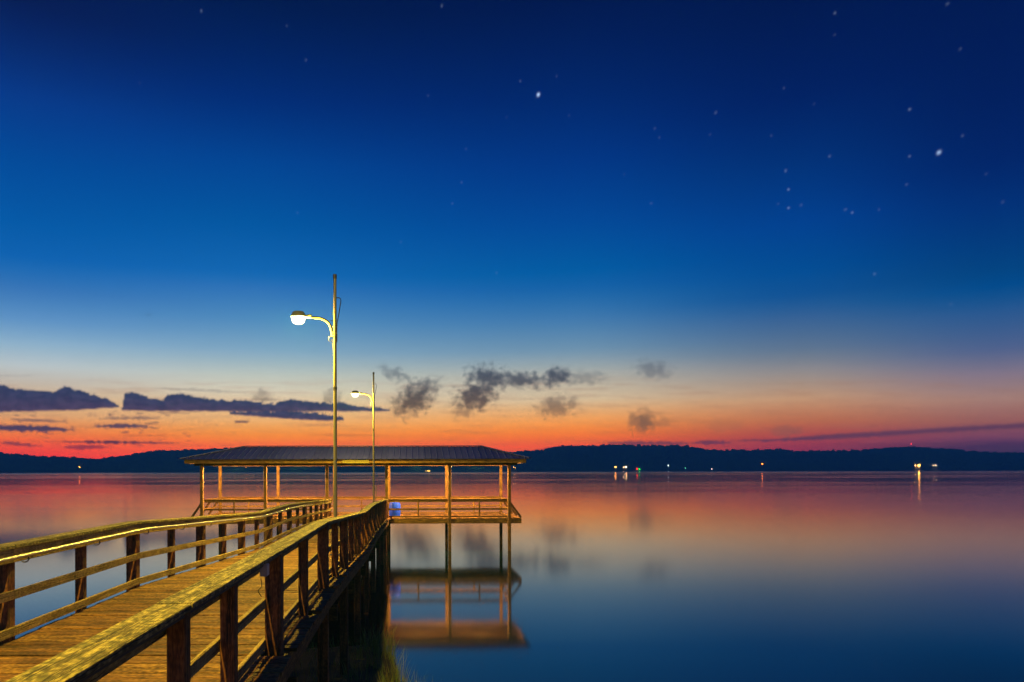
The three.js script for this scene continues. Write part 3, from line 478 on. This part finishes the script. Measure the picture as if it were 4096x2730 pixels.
{
  const x0 = -11.33, x1 = 5.72, d0 = 36.1, d1 = 41.2, ridge = 5.24, dm = (d0 + d1) / 2, inX = 2.3, rx0 = x0 + 2.55, rx1 = x1 - 2.2, M = new THREE.MeshStandardMaterial({ color: new THREE.Color().setRGB(0.022, 0.026, 0.27), metalness: 0.1, roughness: 0.5 });
  const M2 = M.clone(); M2.color.setRGB(0.018, 0.021, 0.23); M2.roughness = 0.5;
  const P = [V(x0, EAVE, -d0), V(x1, EAVE, -d0), V(rx1, ridge, -dm), V(rx0, ridge, -dm), V(x1, EAVE, -d1), V(x0, EAVE, -d1)];
  // one slope: eave from a to b, top edge from e (over a's side) to f; sheets of 0.915 m with three ribs
  const slope = (a, b, e, f) => {
    const along = b.clone().sub(a), L = along.length(); along.normalize();
    const mid = e.clone().add(f).multiplyScalar(0.5), up = mid.clone().sub(a).sub(along.clone().multiplyScalar(mid.clone().sub(a).dot(along))), R = up.length(); up.normalize();
    const nrm = along.clone().cross(up).normalize(); if (nrm.y < 0) nrm.negate();
    const sa = e.clone().sub(a).dot(along), sb = L - f.clone().sub(a).dot(along), reach = (s) => clamp(Math.min(s / Math.max(sa, 1e-3), (L - s) / Math.max(sb, 1e-3), 1)) * R;
    const at = (s, t, h) => a.clone().addScaledVector(along, s).addScaledVector(up, t).addScaledVector(nrm, h);
    for (let s0 = 0, k = 0; s0 < L - 0.02; s0 += 0.915, k++) {
      const s1 = Math.min(L, s0 + 0.912), pos = [], quad = (p, q, r, w) => pos.push(...p.toArray(), ...q.toArray(), ...r.toArray(), ...p.toArray(), ...r.toArray(), ...w.toArray());
      const cut = [s0, s1, sa, L - sb, s0 + 0.305, s0 + 0.61].filter((s) => s >= s0 && s <= s1).sort((p, q) => p - q);
      for (let i = 0; i < cut.length - 1; i++) quad(at(cut[i], -0.03, 0), at(cut[i + 1], -0.03, 0), at(cut[i + 1], reach(cut[i + 1]), 0), at(cut[i], reach(cut[i]), 0));
      for (const [c, w, h] of [[s0 + 0.03, 0.03, 0.034], [s0 + 0.335, 0.03, 0.034], [s0 + 0.64, 0.03, 0.034], [s0 + 0.13, 0.008, 0.006], [s0 + 0.23, 0.008, 0.006], [s0 + 0.435, 0.008, 0.006], [s0 + 0.535, 0.008, 0.006], [s0 + 0.74, 0.008, 0.006], [s0 + 0.84, 0.008, 0.006]]) {
        if (c + w > s1) continue; const T = reach(c); if (T < 0.05) continue; const z = -0.032;
        const A = at(c - w, z, 0.001), B = at(c - w * 0.45, z, h), C = at(c + w * 0.45, z, h), D = at(c + w, z, 0.001), A2 = at(c - w, T, 0.001), B2 = at(c - w * 0.45, T, h), C2 = at(c + w * 0.45, T, h), D2 = at(c + w, T, 0.001);
        quad(A, B, B2, A2); quad(B, C, C2, B2); quad(C, D, D2, C2); quad(A, D, C, B);
      }
      const g = new THREE.BufferGeometry(); g.setAttribute('position', new THREE.Float32BufferAttribute(pos, 3)); g.computeVertexNormals();
      mesh('roof_panel', g, k % 3 === 1 ? M2 : M, roof);
    }
  };
  slope(P[0], P[1], P[3], P[2]); slope(P[4], P[5], P[2], P[3]); slope(P[1], P[4], P[2], P[2]); slope(P[5], P[0], P[3], P[3]);
  const lift = V(0, 0.035, 0), capMat = M2;
  for (const [a, b] of [[P[3], P[2]], [P[0], P[3]], [P[1], P[2]], [P[4], P[2]], [P[5], P[3]]]) board('ridge_cap', a.clone().add(lift), b.clone().add(lift), 0.2, 0.03, capMat, roof);
  for (let i = 0; i < 4; i++) { const a = lerp(x0 + 0.25, x1 - 0.22, i / 4), b = lerp(x0 + 0.25, x1 - 0.22, (i + 1) / 4) - 0.006; board('fascia_board', V(a, EAVE - 0.115, -d0 - 0.08), V(b, EAVE - 0.115, -d0 - 0.08), 0.04, 0.2, pick(frameMats), roof); board('fascia_board', V(a, EAVE - 0.115, -d1 + 0.08), V(b, EAVE - 0.115, -d1 + 0.08), 0.04, 0.2, pick(frameMats), roof); }
  for (const x of [x0 + 0.23, x1 - 0.2]) board('fascia_board', V(x, EAVE - 0.115, -d0 - 0.12), V(x, EAVE - 0.115, -d1 + 0.12), 0.04, 0.2, frameMats[0], roof);
  for (let i = 0; i < 14; i++) for (let j = 0; j < 2; j++) { const a = lerp(x0 + 0.26, x1 - 0.23, i / 14), b = lerp(x0 + 0.26, x1 - 0.23, (i + 1) / 14) - 0.01, c = lerp(d0 + 0.11, d1 - 0.11, j / 2), e = lerp(d0 + 0.11, d1 - 0.11, (j + 1) / 2) - 0.01; board('ceiling_panel', V((a + b) / 2, EAVE - 0.12, -c), V((a + b) / 2, EAVE - 0.12, -e), b - a, 0.014, pick([deckMats[0], deckMats[2]]), roof, 8); }
  for (const d of [DF - 0.115, DB + 0.1]) for (let i = 0; i < 5; i++) board('header_beam', V(XS[i] + (i ? 0.003 : -0.4), EAVE - 0.225, -d - 0.1), V(XS[i + 1] + (i === 4 ? 0.4 : -0.003), EAVE - 0.225, -d - 0.1), 0.05, 0.19, pick(frameMats), roof);
}
for (const [x, label] of [[-8.9, 'small lamp behind the shelter roof beam in the bay with the outermost corner post'], [-5.75, 'small lamp behind the shelter roof beam in the bay where the railing ends'], [0.3, 'small lamp behind the shelter roof beam above the blue drum bay'], [3.3, 'small lamp behind the shelter roof beam in the bay past the drum']]) {
  const t = thing('beam_lamp', label, 'lamp', [x, EAVE - 0.245, -37.012], 'lamps under the shelter roof');
  mesh('lamp_base', new THREE.CylinderGeometry(0.05, 0.055, 0.03, 16).rotateX(Math.PI / 2).translate(0, 0, -0.016), darkSteel, t);
  mesh('lamp_bulb', new THREE.SphereGeometry(0.042, 14, 10).translate(0, 0, -0.075), new THREE.MeshStandardMaterial({ color: 0x332200, emissive: new THREE.Color().setRGB(1, 0.6, 0.2), emissiveIntensity: 8, roughness: 0.4 }), t);
  const l = new THREE.PointLight(new THREE.Color(1, 0.52, 0.12), 170); l.position.set(0, 0, -0.075); l.shadow.radius = 2; l.castShadow = true; t.add(l);
}
{ // painted sign on the front fascia
  const w = 1.27, h = 0.18, cv = document.createElement('canvas'); cv.width = 1024; cv.height = 144; const c = cv.getContext('2d');
  c.fillStyle = '#8f8440'; c.fillRect(0, 0, 1024, 144);
  for (let i = 0; i < 500; i++) { c.fillStyle = `rgba(${90 + rnd() * 60},${80 + rnd() * 50},${40},${0.05 + 0.1 * rnd()})`; c.fillRect(rnd() * 1024, rnd() * 144, 20 + rnd() * 90, 1 + rnd() * 2); }
  c.strokeStyle = '#4a4424'; c.lineWidth = 5; c.strokeRect(6, 6, 1012, 132); c.fillStyle = '#332f1c'; c.font = 'bold 84px sans-serif'; c.textAlign = 'center'; c.textBaseline = 'middle';
  c.save(); c.translate(512, 76); const wide = c.measureText('NO DIVING OR JUMPING FROM PIER').width; c.scale(960 / wide, 1); c.fillText('NO DIVING OR JUMPING FROM PIER', 0, 0); c.restore();
  const tex = new THREE.CanvasTexture(cv); tex.colorSpace = THREE.SRGBColorSpace;
  const t = thing('warning_sign', 'narrow yellow NO DIVING OR JUMPING FROM PIER sign on the roof edge', 'sign', [(1422 - U0) * 36.1 / F, EAVE - 0.12, -36.14]);
  mesh('panel', boardGeometry(w, h, 0.02, 0, 0.003), new THREE.MeshStandardMaterial({ color: new THREE.Color().setRGB(0.45, 0.38, 0.16), roughness: 0.7 }), t);
  mesh('lettering', new THREE.PlaneGeometry(w - 0.01, h - 0.01).translate(0, 0, 0.0115), new THREE.MeshStandardMaterial({ map: tex, color: new THREE.Color().setRGB(0.75, 0.75, 0.75), roughness: 0.7 }), t);
}
{ // blue plastic drum on the shelter deck
  const t = thing('plastic_drum', 'blue plastic drum standing on the shelter deck beside the entrance', 'drum', [(1579 - U0) * 37.7 / F, YD + 0.004, -37.7]);
  const prof = [[0.001, 0], [0.24, 0], [0.268, 0.02], [0.275, 0.06], [0.288, 0.14], [0.29, 0.22], [0.297, 0.24], [0.297, 0.265], [0.29, 0.285], [0.291, 0.45], [0.298, 0.47], [0.298, 0.495], [0.291, 0.515], [0.286, 0.62], [0.272, 0.69], [0.262, 0.705], [0.262, 0.735], [0.25, 0.74], [0.24, 0.715], [0.001, 0.712]].map(([a, b]) => new THREE.Vector2(a, b));
  mesh('body', new THREE.LatheGeometry(prof, 40), new THREE.MeshPhysicalMaterial({ color: new THREE.Color().setRGB(0.006, 0.05, 0.95), roughness: 0.5, specularIntensity: 0.4 }), t);
  for (const x of [-0.13, 0.13]) mesh('bung', new THREE.CylinderGeometry(0.03, 0.03, 0.02, 14).translate(x, 0.722, 0), rubber, t);
  const k = mesh('mooring_stake', new THREE.CylinderGeometry(0.018, 0.024, 1.62, 8), darkSteel, scene); k.position.set((1504 - U0) * 36.3 / F, deckTop(36.3) + 0.81, -36.3); tag(k, 'thin dark stake standing inside the railing beside the shelter entrance', 'stake');
}
scene.fog = new THREE.FogExp2(new THREE.Color().setRGB(0.12, 0.7, 1), HAZE);
renderer.render(scene, camera);
